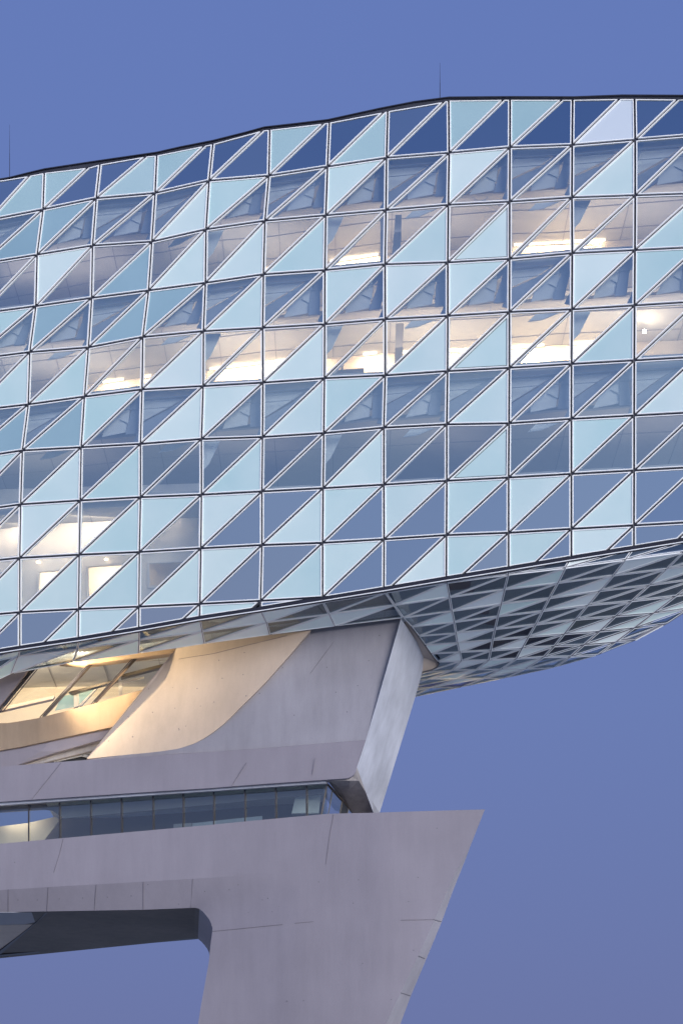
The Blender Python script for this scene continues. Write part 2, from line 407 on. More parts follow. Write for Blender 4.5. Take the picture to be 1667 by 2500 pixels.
def pane(poly2, tri_nodes, kind, under=False):
    """One triangular pane: dark gap round it, white trim, glass or frit set back inside the trim."""
    A, B, C = [P(*q) for q in tri_nodes]
    n = (B - A).cross(C - A).normalized()
    mid = (A + B + C) / 3
    if n.dot(camo.location - mid) < 0: n = -n
    o = camo.location
    pts = []
    for q in poly2:
        d = P(q[0], q[1], 100) - o
        pts.append(intersect_line_plane(o, o + d, A, n))
    pts = dedupe(pts)
    if len(pts) < 3: return
    gap, tw = (GAP, TW) if not under else (.020, .021)
    fl = Flat(pts, n); bq = fl.shrink(gap + tw)
    if area2(bq) < .004: return
    b = dedupe(fl.to3(bq), .01)
    if len(b) < 3: return
    m = {'g': M['clear'], 'f': M['frit'], 'w': M['frit_white'], 'm': M['frit_mid'], 't': M['frit_teal'], 'd': M['mirror'], 'v': M['frit'], 'u': M['under'], 'p': M['frit_under']}[kind]
    nm = {'g': 'clear_pane', 'f': 'frosted_pane', 'w': 'frosted_pane', 'm': 'frosted_pane', 't': 'frosted_pane', 'd': 'mirror_pane', 'v': 'frosted_pane', 'u': 'soffit_pane', 'p': 'soffit_pane'}[kind]
    g = MB()
    if kind == 'v':                    # opening vent: its own dark seam just inside the trim
        g = MB()
        for pc in fl.rim(gap + tw + .022, gap + tw + .036): g.slab([p + n * .014 for p in fl.to3(pc)], -n * .01)
        s = MB(); s.prism([p + n * .004 for p in b], [p - n * .02 for p in b]); po = own(s.build(nm, m, hull))
        g.build('vent_seam', M['steel'], po)
    else:
        g.slab([p + n * .006 for p in b], -n * .018); po = own(g.build(nm, m, hull))
    t = MB(); f0 = .04 if not under else .03
    for pc in fl.rim(gap, gap + tw): t.slab([p + n * f0 for p in fl.to3(pc)], -n * (f0 + .03))
    t.build('trim', M['trim'], po)
def own_child(o, po): pass

for r in range(10):
    row = TYPES[r].split()
    for ci, k in enumerate(KS[:-1]):
        a0, a1, b0, b1 = NODES[k][r], NODES[k][r+1], NODES[k+1][r], NODES[k+1][r+1]
        dp = lambda kk, rr: (*NODES[kk][rr], ND[kk, rr])
        ul3 = [dp(k, r), dp(k+1, r), dp(k, r+1)]; lr3 = [dp(k+1, r), dp(k+1, r+1), dp(k, r+1)]
        ul, lr = [a0, b0, a1], [b0, b1, a1]
        if r == 0:
            h = HIT[k]; ul = [a0, h, a1]; lr = [h, b0, b1, a1]
        for t, (pl, tr) in enumerate(((ul, ul3), (lr, lr3))):
            pl = clip_above(pl, BT[k], BT[k+1])
            if len(pl) < 3: continue
            area = abs(sum(pl[i][0]*pl[(i+1)%len(pl)][1]-pl[(i+1)%len(pl)][0]*pl[i][1] for i in range(len(pl))))/2
            if area < 150: continue
            pane(pl, tr, row[ci][t])

# mullions: one object per column line, transom line and diagonal line
def polybar(name, pts, w, h, up, m, parent=hull, **kw):
    g = MB()
    for a, b in zip(pts, pts[1:]):
        if (b - a).length > .02: g.bar(a, b, w, h, up)
    return own(g.build(name, m, parent, **kw)) if g.v else None
UP = Vector((0, 1, .1))
def NP(k, r, off=.09): return P(*NODES[k][r], ND[k, r] + off)
def bottom_at(x):
    for k in KS[:-1]:
        a, b = BT[k], BT[k+1]
        if a[0] <= x <= b[0]: return a[1] + (b[1]-a[1]) * (x-a[0]) / (b[0]-a[0])
    return 9999
def lastrow(k): return max(r for r in range(11) if NODES[k][r][1] < BT[k][1] + .01)
for k in KS:
    lr = lastrow(k); pts = [NP(k, r) for r in range(lr + 1)]
    pts.append(P(*BT[k], DF(*BT[k]) + .09)); polybar('mullion', pts, .105, .12, UP, M['steel'])
for r in range(1, 10):
    run = []
    for k in KS:
        if NODES[k][r][1] < BT[k][1] - .5: run.append(NP(k, r))
        elif run and NODES[k-1][r][1] < BT[k-1][1]:
            (x0, y0), (x1, y1) = NODES[k-1][r], NODES[k][r]
            for s in range(1, 60):
                t = s / 60; x, y = x0 + (x1-x0)*t, y0 + (y1-y0)*t
                if y > bottom_at(x): break
            run.append(P(x, y, DF(x, y) + .09)); break
    polybar('transom', run, .105, .12, UP, M['steel'])
for s in range(1, 26):                  # diagonals climb one column per row
    run = []
    for r in range(10, -1, -1):
        k = s - r
        if k not in NODES: continue
        if NODES[k][r][1] > BT[k][1] + .5:
            if k + 1 in NODES and r > 0 and NODES[k+1][r-1][1] < BT[k+1][1]:
                (x0, y0), (x1, y1) = NODES[k+1][r-1], NODES[k][r]
                for q in range(1, 80):
                    t = q / 80; x, y = x0 + (x1-x0)*t, y0 + (y1-y0)*t
                    if y > bottom_at(x): break
                run.append(P(x, y, DF(x, y) + .09))
            continue
        if r == 0: continue
        run.append(NP(k, r))
        if r == 1 and k in HIT: run.append(P(*HIT[k], DF(*HIT[k]) + .09))
    if len(run) > 1: polybar('diagonal_bar', run, .095, .10, UP, M['steel'])

# roof fascia, following the kinked skyline
TOPL = [(-170,470),(0,437.5),(82,417),(110,410.5),(225,393),(383,370),(440,357),(521,341),(600,321),(645,308.5),(720,300),(800,290.5),(925,263),(1010,246.5),(1095,235.5),(1243,234.3),(1400,234.8),(1517,230.4),(1667,231),(1850,233),(2040,234)]
def top_bottom(x):
    q = sorted([NODES[k][0] for k in KS] + [HIT[k] for k in HIT])
    for a, b in zip(q, q[1:]):
        if a[0] <= x <= b[0]: return a[1] + (b[1]-a[1])*(x-a[0])/(b[0]-a[0])
    return q[0][1] if x < q[0][0] else q[-1][1]
def top_at(x):
    for a, b in zip(TOPL, TOPL[1:]):
        if a[0] <= x <= b[0]: return a[1] + (b[1]-a[1])*(x-a[0])/(b[0]-a[0])
    return TOPL[0][1]
xs = sorted(set([p[0] for p in TOPL] + [NODES[k][0][0] for k in KS] + [HIT[k][0] for k in HIT]))
xs = [x for x in xs if NODES[0][0][0] <= x <= 2000]
fa = MB(); ct = MB()
for x0, x1 in zip(xs, xs[1:]):
    if x1 - x0 < .5: continue
    q = [P(x0, top_at(x0) + 2.2, DF(x0, 250)-.06), P(x1, top_at(x1) + 2.2, DF(x1, 250)-.06), P(x1, top_bottom(x1) + 1.5, DF(x1, 250)-.02), P(x0, top_bottom(x0) + 1.5, DF(x0, 250)-.02)]
    fa.slab(q, Vector((0, .3, 0)))
    q = [P(x0, top_at(x0), DF(x0, 250)-.12), P(x1, top_at(x1), DF(x1, 250)-.12), P(x1, top_at(x1) + 2.4, DF(x1, 250)-.12), P(x0, top_at(x0) + 2.4, DF(x0, 250)-.12)]
    ct.slab(q, Vector((0, .5, 0)))
own(fa.build('roof_fascia', M['fascia'], hull)); own(ct.build('roof_coping', M['steel'], hull))
rf = MB()
for x0, x1 in zip(xs, xs[1:]):
    a, b = P(x0, top_at(x0) + 3, DF(x0, 250) + .2), P(x1, top_at(x1) + 3, DF(x1, 250) + .2)
    rf.slab([a, b, b - Vector((0, 0, .3)), a - Vector((0, 0, .3))], Vector((0, 24, 0)))
own(rf.build('roof', M['fascia'], hull))

# bottom edge: dark channel and white drip rail under it
kk = KS
bb = [P(*BT[k], DF(*BT[k]) + .04) for k in kk]
polybar('edge_channel', [p - Vector((0, 0, .045)) for p in bb], .11, .16, UP, M['steel'])
polybar('edge_rail', [p - Vector((0, .06, .125)) for p in bb], .03, .05, UP, M['trim'])
polybar('edge_gasket', [p - Vector((0, .0, .155)) for p in bb], .03, .10, UP, M['steel'])

# ------------------------------------------------------------------ hull underside lattice
OFFS = [.0, .15, 1.1, 2.1, 2.9, 3.7, 4.4, 5.0, 5.6, 7.0, 9.0, 12., 15.]
U = {
 1: [(-97,1612),(-107,1632),(-125,1715)],
 2: [(48.8,1586.5),(44.6,1601),(27,1645)],
 3: [(193,1564),(189.7,1583),(178.6,1616)],
 4: [(340,1541),(340,1561),(338.6,1594.5)],
 5: [(488.6,1515),(493.4,1541),(499,1571)],
 6: [(637.6,1493),(650.3,1518.5),(658,1549)],
 7: [(789,1469),(803.4,1498.6),(817.7,1528)],
 8: [(941,1446),(962,1476.5),(983.6,1507.5),(1004,1529),(1021.5,1552),(1037.7,1574),(1052.5,1595),(1068,1615),(1040,1640),(980,1662),(925,1684),(880,1706)],
 9: [(1090,1422),(1097,1457),(1102.5,1491),(1108.4,1518),(1113,1545),(1117,1569),(1122,1591),(1126,1612.5),(1104,1635),(1045,1657),(985,1680),(930,1702)],
 10:[(1240,1402),(1231,1438),(1223,1473.5),(1215,1504),(1208,1535),(1202,1561.5),(1197.7,1587.5),(1193,1611),(1163,1634),(1115,1656),(1050,1678),(1000,1703)],
 11:[(1379,1386),(1361,1422.5),(1340.5,1459.5),(1324,1491),(1307,1524),(1289.5,1554),(1274,1582),(1260,1608),(1222,1633),(1181,1655),(1125,1677)],
 12:[(1526,1366),(1496.6,1404),(1463.4,1441.6),(1434,1477),(1404.8,1512),(1377,1547),(1352.5,1577),(1327,1603.6),(1280,1633),(1233,1654.5)],
 13:[(1667.5,1347),(1626.7,1388),(1584.6,1427.6),(1541,1467),(1501.7,1504),(1463,1541),(1425,1574),(1392,1603),(1352.5,1629)],
 14:[(1808,1329),(1757,1370),(1704,1411),(1649.7,1454),(1594.8,1496.4),(1547.6,1532.7),(1501.7,1568),(1459.6,1599)],
 15:[(1950,1310),(1885,1352),(1825,1395),(1755,1438),(1690,1482),(1628,1522.5),(1550,1564)],
}
UG = {}
for k, v in U.items():
    UG[k] = [(*BT[k], DF(*BT[k]) + .02)] + [(x, y, DF(*BT[k]) + OFFS[i+1]) for i, (x, y) in enumerate(v)]
    x, y, d = UG[k][0]; UG[k][0] = (x, y + 4, d)
UF = set()   # pale soffit panes: (column, row, 0 upper-left / 1 lower-right)
for s in '8.1.1 8.3.1 8.6.0 8.7.1 9.2.1 9.5.0 9.6.0 10.1.1 10.3.0 10.6.1 11.0.0 11.2.1 11.3.1 11.5.1 11.7.0 11.8.1 12.1.0 12.5.1 13.2.0 13.4.1 13.6.1 14.4.1 14.5.0 13.5.1 6.1.0 6.2.1 5.1.1 5.2.1 7.2.0 4.1.1 4.2.1 3.1.1 3.2.1 2.2.0 2.0.1 1.1.1 1.2.1 9.9.1 10.10.0 11.9.0 10.8.0 9.8.0'.split():
    UF.add(tuple(int(q) for q in s.split('.')))
GAPS = .03
for k in sorted(UG)[:-1]:
    A, B = UG[k], UG[k+1]
    for i in range(12):
        for t in (0, 1):
            need = [(A, i), (B, i), (A, i+1)] if t == 0 else [(B, i), (B, i+1), (A, i+1)]
            if any(j >= len(c) for c, j in need): continue
            tri = [c[j] for c, j in need]
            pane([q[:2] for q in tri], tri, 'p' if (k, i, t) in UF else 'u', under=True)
def ubar(name, pts, w):
    g = MB(); q = [P(x, y, d) + Vector((0, .03, .06)) for x, y, d in pts]
    for a, b in zip(q, q[1:]): g.bar(a, b, w, .08, Vector((0, .3, 1)))
    own(g.build(name, M['grey'], hull))
for k in sorted(UG): ubar('soffit_mullion', UG[k], .07)
for i in range(1, 13):
    run = [UG[k][i] for k in sorted(UG) if i < len(UG[k])]
    if len(run) > 1: ubar('soffit_transom', run, .04)
for s in range(2, 27):
    run = []
    for k in sorted(UG):
        i = s - k
        if 0 <= i < len(UG[k]): run.append(UG[k][i])
    if len(run) > 1: ubar('soffit_diagonal', run, .04)
# dark lining a little above the soffit panes
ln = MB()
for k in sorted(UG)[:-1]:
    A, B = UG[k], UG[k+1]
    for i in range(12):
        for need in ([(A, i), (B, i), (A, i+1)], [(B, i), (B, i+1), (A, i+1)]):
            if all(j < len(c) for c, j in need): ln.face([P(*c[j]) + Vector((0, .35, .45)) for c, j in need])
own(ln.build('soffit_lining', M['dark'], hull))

# ------------------------------------------------------------------ inside the hull
def HP(px, py, off): return P(px, py, DF(px, py) + off)
def uv(k, r, u, v):
    a, b, c, d = NODES[k][r], NODES[k+1][r], NODES[k+1][r+1], NODES[k][r+1]
    x = (a[0]*(1-u)+b[0]*u)*(1-v) + (d[0]*(1-u)+c[0]*u)*v; y = (a[1]*(1-u)+b[1]*u)*(1-v) + (d[1]*(1-u)+c[1]*u)*v
    return x, y
DEEP = 15
for r in (1, 3, 5, 7, 9):               # slab edge ribbons, soffits seen from below
    g = MB(); j = MB()
    for k in KS[:-1]:
        if NODES[k][r][1] > BT[k][1] - 2 or NODES[k+1][r][1] > BT[k+1][1] - 2: continue
        a, b = HP(*NODES[k][r], .42), HP(*NODES[k+1][r], .42)
        g.slab([a + Vector((0, 0, .16)), b + Vector((0, 0, .16)), b - Vector((0, 0, .32)), a - Vector((0, 0, .32))], Vector((0, DEEP, 0)))
        for o in (2.1, 3.9, 5.7):
            j.slab([a + Vector((0, o, -.325)), b + Vector((0, o, -.325)), b + Vector((0, o, -.345)), a + Vector((0, o, -.345))], Vector((0, .035, 0)))
        for t in (.12,):
            m = a.lerp(b, t); j.slab([m + Vector((0, .6, -.325)), m + Vector((.03, .6, -.325)), m + Vector((.03, .6, -.34)), m + Vector((0, .6, -.34))], Vector((0, DEEP - 1, 0)))
    own(g.build('floor_slab', M['ceil'], hull)); own(j.build('ceiling_joint', M['ceil_line'], hull))
# back and end walls keep the sky out
g = MB()
q = [P(-180, 440, 84) + Vector((0, DEEP + 1, 0)), P(2040, 250, 78) + Vector((0, DEEP + 1, 0)), P(2040, 1080, 78) + Vector((0, DEEP + 1, 0)), P(-180, 1480, 88) + Vector((0, DEEP + 1, 0))]
g.slab(q, Vector((0, .3, 0))); own(g.build('rear_wall', M['grey'], hull))
# dark upstand behind the parapet row and behind the lowest rows
g = MB()
for k in KS[:-1]:
    g.slab([HP(*uv(k, 0, 0, -.05), .3), HP(*uv(k, 0, 1, -.05), .3), HP(*uv(k, 0, 1, .93), .3), HP(*uv(k, 0, 0, .93), .3)], Vector((0, .1, 0)))
own(g.build('parapet_upstand', M['dark'], hull))
g = MB()
for k in range(5, 15):
    x0, y0 = NODES[k][7]; x1, y1 = NODES[k+1][7]
    g.slab([HP(x0, y0 + 8, .34), HP(x1, y1 + 8, .34), HP(x1, bottom_at(min(x1, 1990)) - 2, .34), HP(x0, bottom_at(x0) - 2, .34)], Vector((0, .1, 0)))
for k in range(0, 5):
    x0, y0 = NODES[k][9]; x1, y1 = NODES[k+1][9]
    g.slab([HP(x0, y0 + 6, .34), HP(x1, y1 + 6, .34), HP(x1, BT[k+1][1] - 2, .34), HP(x0, BT[k][1] - 2, .34)], Vector((0, .1, 0)))
own(g.build('spandrel_wall', M['dark'], hull))
g = MB(); a, b = NODES[5][7], NODES[5][9]
g.slab([HP(a[0] + 3, a[1], .3), HP(a[0] + 12, a[1], .3), HP(b[0] + 12, b[1], .3), HP(b[0] + 3, b[1], .3)], Vector((0, 12, 0))); own(g.build('partition', M['white'], hull))

# raking steel ribs and pale gussets behind the upper row of each storey
def quad3(g, pts, off, t=.08):
    g.slab([HP(x, y, off) for x, y in pts], Vector((0, t, 0)))
for r in (1, 3, 5):
    for k in range(0, 15):
        j = lambda s=.06: random.uniform(-s, s)
        g = MB(); s1, s2, s3 = j(), j(), j()
        Q = lambda u, v: uv(k, r, u, v)
        quad3(g, [Q(.96+s1, -.02), Q(1.13+s1, -.02), Q(.95+s2, .42+s2), Q(.93+s3, .80), Q(.74+s3, .80), Q(.80+s2, .40+s2)], .40, .10)
        quad3(g, [Q(.93+s1, .02), Q(1.05+s1, .12), Q(.62, .52+s2), Q(.02, .98+s3), Q(-.12, .94+s3), Q(.02, .62+s3), Q(.50, .34+s2)], .53, .06)
        own(g.build('steel_rib', M['rib'], hull))
        g = MB()
        quad3(g, [Q(.03, .10), Q(.90, .06), Q(.48+s2, .32), Q(.03, .58+s3)], .62, .04)
        quad3(g, [Q(.40+s1, .62), Q(.80, .26+s1), Q(.75, .76), Q(.34, .82)], .50, .04)
        quad3(g, [Q(.62, .50), Q(.80, .36), Q(.78, .60)], .44, .03)
        own(g.build('gusset_panel', M['pale'], hull))
        g = MB()
        for v in (.17, .36):
            a, b = HP(*Q(0, v), .34), HP(*Q(1, v - .02), .34); g.tube(a, b, .016, 5)
        own(g.build('pipe', M['rib'], hull))
        g = MB(); quad3(g, [Q(.0, .78), Q(1, .74), Q(1, .80), Q(0, .84)], 2.4, .2)
        own(g.build('ceiling_beam', M['ceil'] if r < 5 else M['rib'], hull))
for r, ks in ((2, range(0, 15)), (4, range(0, 15)), (6, range(0, 15))):
    for k in ks:
        if (k * 7 + r * 3) % 3 == 0: continue
        g = MB(); Q = lambda u, v: uv(k, r, u, v)
        if (k + r) % 2: quad3(g, [Q(.03, .05), Q(.30, .05), Q(.12, .45), Q(.03, .55)], .5, .04)
        else: quad3(g, [Q(.42, .05), Q(.80, .05), Q(.52, .16), Q(.30, .18)], .7, .04)
        quad3(g, [Q(.99, -.02), Q(1.03, .0), Q(.10, .98), Q(.02, .98)], .55, .05)
        own(g.build('gusset_panel', M['pale'], hull))
# core walls washed by linear lights, with lamps
def lamp(name, loc, target, size, size_y, power, col=(1, .72, .42), parent=hull):
    d = bpy.data.lights.new(name, 'AREA'); d.shape = 'RECTANGLE'; d.size = size; d.size_y = size_y; d.energy = power; d.color = col
    o = bpy.data.objects.new(name, d); COL.objects.link(o); o.location = loc
    o.rotation_euler = (target - loc).to_track_quat('-Z', 'Y').to_euler(); return o
def storey_wall(r):                    # long core wall nearly seven metres in
    g = MB()
    for k in range(0, 15):
        a, b = (HP(*NODES[q][r], .42) + Vector((0, 6.7, -.33)) for q in (k, k+1))
        g.slab([a, b, b - Vector((0, 0, 3)), a - Vector((0, 0, 3))], Vector((0, .12, 0)))
    own(g.build('core_wall', M['cream'], hull))
storey_wall(1); storey_wall(3)
def lit_bay(x0, x1, r, power):         # a slim linear light along the head of the core wall
    def head(x):
        D = 90.
        for _ in range(6):             # find the wall head seen at this column of the picture
            xf = CX + (x - CX) * D / (D - 7.1)
            k = max([q for q in KS[:-1] if NODES[q][r][0] <= xf] or [0])
            a, b = NODES[k][r], NODES[k+1][r]; t = (xf - a[0]) / (b[0] - a[0])
            h = HP(*a, .42).lerp(HP(*b, .42), t) + Vector((0, 6.7, -.33)); D = h.y
        return h
    A, B_ = head(x0), head(x1); c = (A + B_) / 2; w = (B_ - A).length
    e = MB(); e.slab([A + Vector((.1, -.22, -.02)), B_ + Vector((-.1, -.22, -.02)), B_ + Vector((-.1, -.22, -.08)), A + Vector((.1, -.22, -.08))], Vector((0, .06, 0)))
    own(e.build('strip_light', M['glow'], hull))
    lamp('strip_lamp', c + Vector((0, -.55, -.10)), c + Vector((0, 0, -1.2)), w * .8, .12, power * 1.35)
    lamp('strip_lamp', c + Vector((0, -1.0, -1.9)), c + Vector((0, -2.2, 0)), w * .6, .3, power * .30)
for r, power in ((1, 55), (3, 70), (5, 26)):        # added fill light that lifts the ceilings, no fitting behind it
    for k in (2, 5, 8, 11, 13):
        c = HP(*uv(k, r + 1, .5, .7), 4.2); lamp('fill_lamp', c, c + Vector((0, 0, 3)), 5, 3, power, (1, .84, .72))
lit_bay(800, 928, 1, 110)
lit_bay(640, 690, 1, 28)
lit_bay(1245, 1478, 1, 190)
lit_bay(250, 312, 3, 40)
lit_bay(352, 378, 3, 22)
lit_bay(508, 705, 3, 180)
lit_bay(735, 800, 3, 24)
lit_bay(880, 925, 3, 55)
lit_bay(965, 1170, 3, 160)
lit_bay(1235, 1330, 3, 160)
lit_bay(1380, 1460, 3, 110)
# lone spotlight and the small desk things of the lit storey
e = MB(); c = HP(1572, 806, 5.2); e.tube(c, c + Vector((0, .0, -.09)), .07, 10); own(e.build('spot_light', M['spot'], hull))
pl = bpy.data.lights.new('spot_lamp', 'POINT'); pl.energy = 40; pl.color = (1, .8, .55); pl.shadow_soft_size = .1
o = bpy.data.objects.new('spot_lamp', pl); COL.objects.link(o); o.location = c - Vector((0, .3, .3))
g = MB()
quad3(g, [(806, 905), (888, 898), (888, 914), (806, 918)], 4.5, .6); quad3(g, [(832, 896), (838, 892), (838, 908), (832, 908)], 4.4, .2)
own(g.build('desk', M['grey'], hull))
g = MB(); quad3(g, [(966, 790), (985, 789), (982, 895), (963, 897)], 3.2, .5); own(g.build('column', M['cream'], hull))
g = MB(); quad3(g, [(928, 520), (940, 520), (940, 640), (928, 640)], 2.5, .4); quad3(g, [(965, 525), (980, 524), (978, 640), (955, 641)], 2.8, .4); own(g.build('column', M['rib'], hull))
for x, y in ((1180, 753), (1452 - 280, 480)):
    g = MB(); c = HP(x, y, 3.2)
    for q in range(20):
        t0, t1 = q * math.pi / 10, (q + 1) * math.pi / 10
        g.tube(c + Vector((math.cos(t0) * .27, math.sin(t0) * .4, 0)), c + Vector((math.cos(t1) * .27, math.sin(t1) * .4, 0)), .018, 4)
    own(g.build('ceiling_ring', M['rib'], hull))

# lower left storey: rooms close to the glass, warm and bright
g = MB()
a, b = P(-170, 1300, 92), P(486, 1255, 89.5)
def room_wall(depth_off, holes):
    relief('room_wall', [(-175, 1200), (487, 1180), (487, 1490), (-175, 1520)], [], lambda x, y: DF(x, 1350) + depth_off, M['white'], hull, ext=.12, holes=holes)
holesL = [[(96, 1395), (158, 1390), (158, 1475), (92, 1480)], [(214, 1382), (300, 1377), (296, 1470), (216, 1474)], [(362, 1374), (452, 1370), (450, 1430), (364, 1434)], [(-40, 1400), (40, 1398), (40, 1480), (-40, 1484)]]
room_wall(1.7, holesL)
for o in [x for x in hull.children if x.name.startswith('room_wall')]: own(o)
g = MB()
for h in holesL:
    for (x0, y0), (x1, y1) in zip(h, h[1:] + h[:1]):
        g.bar(P(x0, y0, DF(x0, 1350) + 1.66), P(x1, y1, DF(x1, 1350) + 1.66), .09, .08, Vector((0, 1, 0)))
own(g.build('window_frame', M['white'], hull))
g = MB()
g.slab([HP(-170, 1395, 4.0), HP(480, 1340, 4.0), HP(480, 1500, 4.0), HP(-170, 1530, 4.0)], Vector((0, .1, 0))); own(g.build('room_back_wall', M['cream'], hull))
lamp('room_lamp', HP(255, 1400, 2.9), HP(255, 1440, 4.2), 1.4, .8, 80, (1, .80, .54))
lamp('room_lamp', HP(100, 1400, 2.9), HP(100, 1440, 4.2), 1.0, .8, 50, (1, .82, .60))
lamp('room_lamp', HP(240, 1262, 1.2), HP(240, 1340, 1.8), 5.5, .3, 150, (1, .80, .58))
lamp('room_lamp', HP(415, 1248, 1.2), HP(415, 1330, 1.8), 1.6, .3, 40, (1, .80, .58))
lamp('room_lamp', HP(20, 1278, 1.2), HP(20, 1350, 1.8), 3.0, .3, 60, (1, .80, .58))
for x, y in ((95, 1371), (260, 1364), (-20, 1380)):
    e = MB(); c = HP(x, y, 1.5); e.tube(c, c + Vector((0, 0, -.05)), .08, 10); own(e.build('spot_light', M['glow'], hull))

# ------------------------------------------------------------------ lightning rods on the roof
for x, ytop, lab in ((1073.5, 153, 'thin lightning rod on the roof edge near the highest kink of the skyline'), (24.5, 304, 'thin lightning rod on the roof at the far left of the building')):
    d = DF(x, 250) + .9; a = P(x, top_at(x) + 6, d); b = P(x, ytop, d)
    g = MB(); a.z -= .1; g.tube(a, a.lerp(b, .5), .014, 6, .011); g.tube(a.lerp(b, .5), b, .009, 6, .004); g.tube(a, a + Vector((0, 0, .12)), .06, 8)
    g.build('lightning_rod', M['rod'], None, label=lab, cat='lightning rod', group='lightning rods on the roof')

# ------------------------------------------------------------------ the concrete tower
tower = thing('concrete_tower', 'pale concrete tower with ribbon windows and a warmly lit recess carrying the glass building', 'building', P(833, 2500, 88))
def own2(o): o.matrix_parent_inverse = Matrix.Translation(-tower.location); return o
def B(px): return 84.6 + (937 - px) * .0049 if px < 937 else 84.6 - .003 * (px - 937)

CURVE = [(758.6,1539),(735,1566),(711,1595),(680,1630),(648.8,1665.6),(618,1697),(586.6,1727.8),(565,1750),(547,1767),(530,1781),(512,1794),(494,1805),(474.6,1815),(455,1822),(433,1828.5),(415,1831),(396,1834),(350,1839),(296.6,1844),(212,1853)]
def lit_depth(x, y):                   # recessed fold, shaped so the warm wash ends along the curve
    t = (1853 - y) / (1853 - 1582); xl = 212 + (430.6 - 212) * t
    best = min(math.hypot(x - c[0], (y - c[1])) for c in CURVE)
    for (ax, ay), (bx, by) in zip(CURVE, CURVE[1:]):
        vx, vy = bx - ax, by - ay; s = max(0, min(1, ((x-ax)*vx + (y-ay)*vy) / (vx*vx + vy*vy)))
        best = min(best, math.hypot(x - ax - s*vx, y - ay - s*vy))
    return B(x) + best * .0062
TOPE = [(430.6,1583),(495,1572.5),(655,1550.5),(758.6,1539)]
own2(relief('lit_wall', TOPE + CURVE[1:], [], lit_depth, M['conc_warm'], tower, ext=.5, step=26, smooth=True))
f2 = [(758.6,1539),(821,1528),(978.4,1510.5),(932.8,1669.7),(893,1806.6),(648.8,1826.5),(500,1836.5),(433,1840.5),(396,1843),(300,1850.5),(212,1855)] + CURVE[::-1][1:-1]
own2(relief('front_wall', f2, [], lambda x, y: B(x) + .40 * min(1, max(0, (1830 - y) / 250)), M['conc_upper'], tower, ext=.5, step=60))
band = [(-250,1892),(0,1873),(43,1868.3),(212,1855.2),(300,1850.7),(396,1843.2),(500,1836.7),(648.8,1826.7),(893,1806.8),(871,1873),(868.8,1883),(864,1890.5),(858,1896),(848,1900),(649,1913.5),(500,1925),(400,1931),(0,1957.7),(-250,1974)]
own2(relief('spandrel_band', band, [], lambda x, y: B(x) - .10 - .08 * min(1, max(0, (y - 1840) / 60)), M['conc'], tower, ext=.44, step=90))
# side wall; part of its evening brightness is in the paler concrete
side = [(978.4,1510.5),(996,1536),(1013,1561.5),(1040.6,1603.4),(1013.6,1701),(926.5,1984.5),(912,1986),(893,1935),(880,1898),(871,1873),(893,1806.6),(932.8,1669.7)]
EDGE = [(1510.5, 978.4, 978.4), (1603.4, 951.5, 1040.6), (1701, 923, 1013.6), (1873, 871, 960.7), (1986, 905, 926.2)]
def side_depth(x, y):
    for (y0, l0, r0), (y1, l1, r1) in zip(EDGE, EDGE[1:]):
        if y <= y1 + .01:
            t = (y - y0) / (y1 - y0); l = l0 + (l1-l0)*t; r = r0 + (r1-r0)*t; break
    w = (x - l) / max(r - l, 1)
    near = B(l) if y < 1873 else B(871) + (y - 1873) / 113 * 3.0
    full = 88.1
    if y < 1603.4: full = B(978) + (88.1 - B(978)) * (y - 1510.5) / 93
    return near + (full - near) * max(0, min(1, w))
own2(relief('side_wall', side, [], side_depth, M['conc_side_lit'], tower, ext=.4, step=24, smooth=True))
seat = [(990,1517),(1004,1529.5),(1021,1552.5),(1037,1574.5),(1052,1595.5),(1067,1614),(1070,1621),(1065.5,1628),(1053,1635),(1032,1640.5),(1026,1655),(1018,1650),(1030,1604),(1008,1563)]
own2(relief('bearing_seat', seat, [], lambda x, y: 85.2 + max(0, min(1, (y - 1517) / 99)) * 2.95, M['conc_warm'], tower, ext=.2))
g = MB(); sp = [(1004,1529),(1021,1552),(1037,1574),(1052,1595),(1067,1613.5),(1070.8,1621),(1066.5,1628.5),(1053.5,1636),(1031,1641.5)]
for a, b in zip(sp, sp[1:]): g.bar(P(*a, 85.1 + max(0, min(1, (a[1] - 1517) / 99)) * 2.95), P(*b, 85.1 + max(0, min(1, (b[1] - 1517) / 99)) * 2.95), .05, .1, UP)
own2(g.build('seat_gasket', M['steel'], tower))
# recess: soffit under the band, ribbon window, return window
sof = [(798.6,1906),(848,1900),(858,1896),(864,1890.5),(868.8,1883),(871,1873),(893,1935),(912,1986),(862,1986)]
def sof_depth(x, y):
    if x <= 871 and y < 1912: return B(x) + (.6 if x < 799 else 0)
    return B(871) + (y - 1885) / 101 * 3.3
own2(relief('recess_soffit', sof, [], sof_depth, M['conc_dark'], tower, step=22, smooth=True))
WT = lambda x: 1968 + (1934 - 1968) * x / 500 if x < 500 else 1934 + (1913.8 - 1934) * (x - 500) / 298.6
WB = lambda x: 2060 + (2015 - 2060) * x / 500 if x < 500 else 2015 + (1987 - 2015) * (x - 500) / 298.6
RW = .46
mx_ = [-230,-155,-80,-4,71,146,222,297,374,447.5,522,598,673,748,798]
for a, b in zip(mx_, mx_[1:]):
    g = MB(); g.slab([P(a+1.2, WT(a)+.5, B(a)+RW), P(b-1.2, WT(b)+.5, B(b)+RW), P(b-1.2, WB(b)+14, B(b)+RW), P(a+1.2, WB(a)+14, B(a)+RW)], Vector((0, .02, 0)))
    own2(g.build('window_pane', M['band'], tower))
for a in mx_[1:-1]:
    g = MB(); g.bar(P(a, WT(a), B(a)+RW-.03), P(a, WB(a)+14, B(a)+RW-.03), .05, .10, UP); own2(g.build('window_mullion', M['steel'], tower))
g = MB()
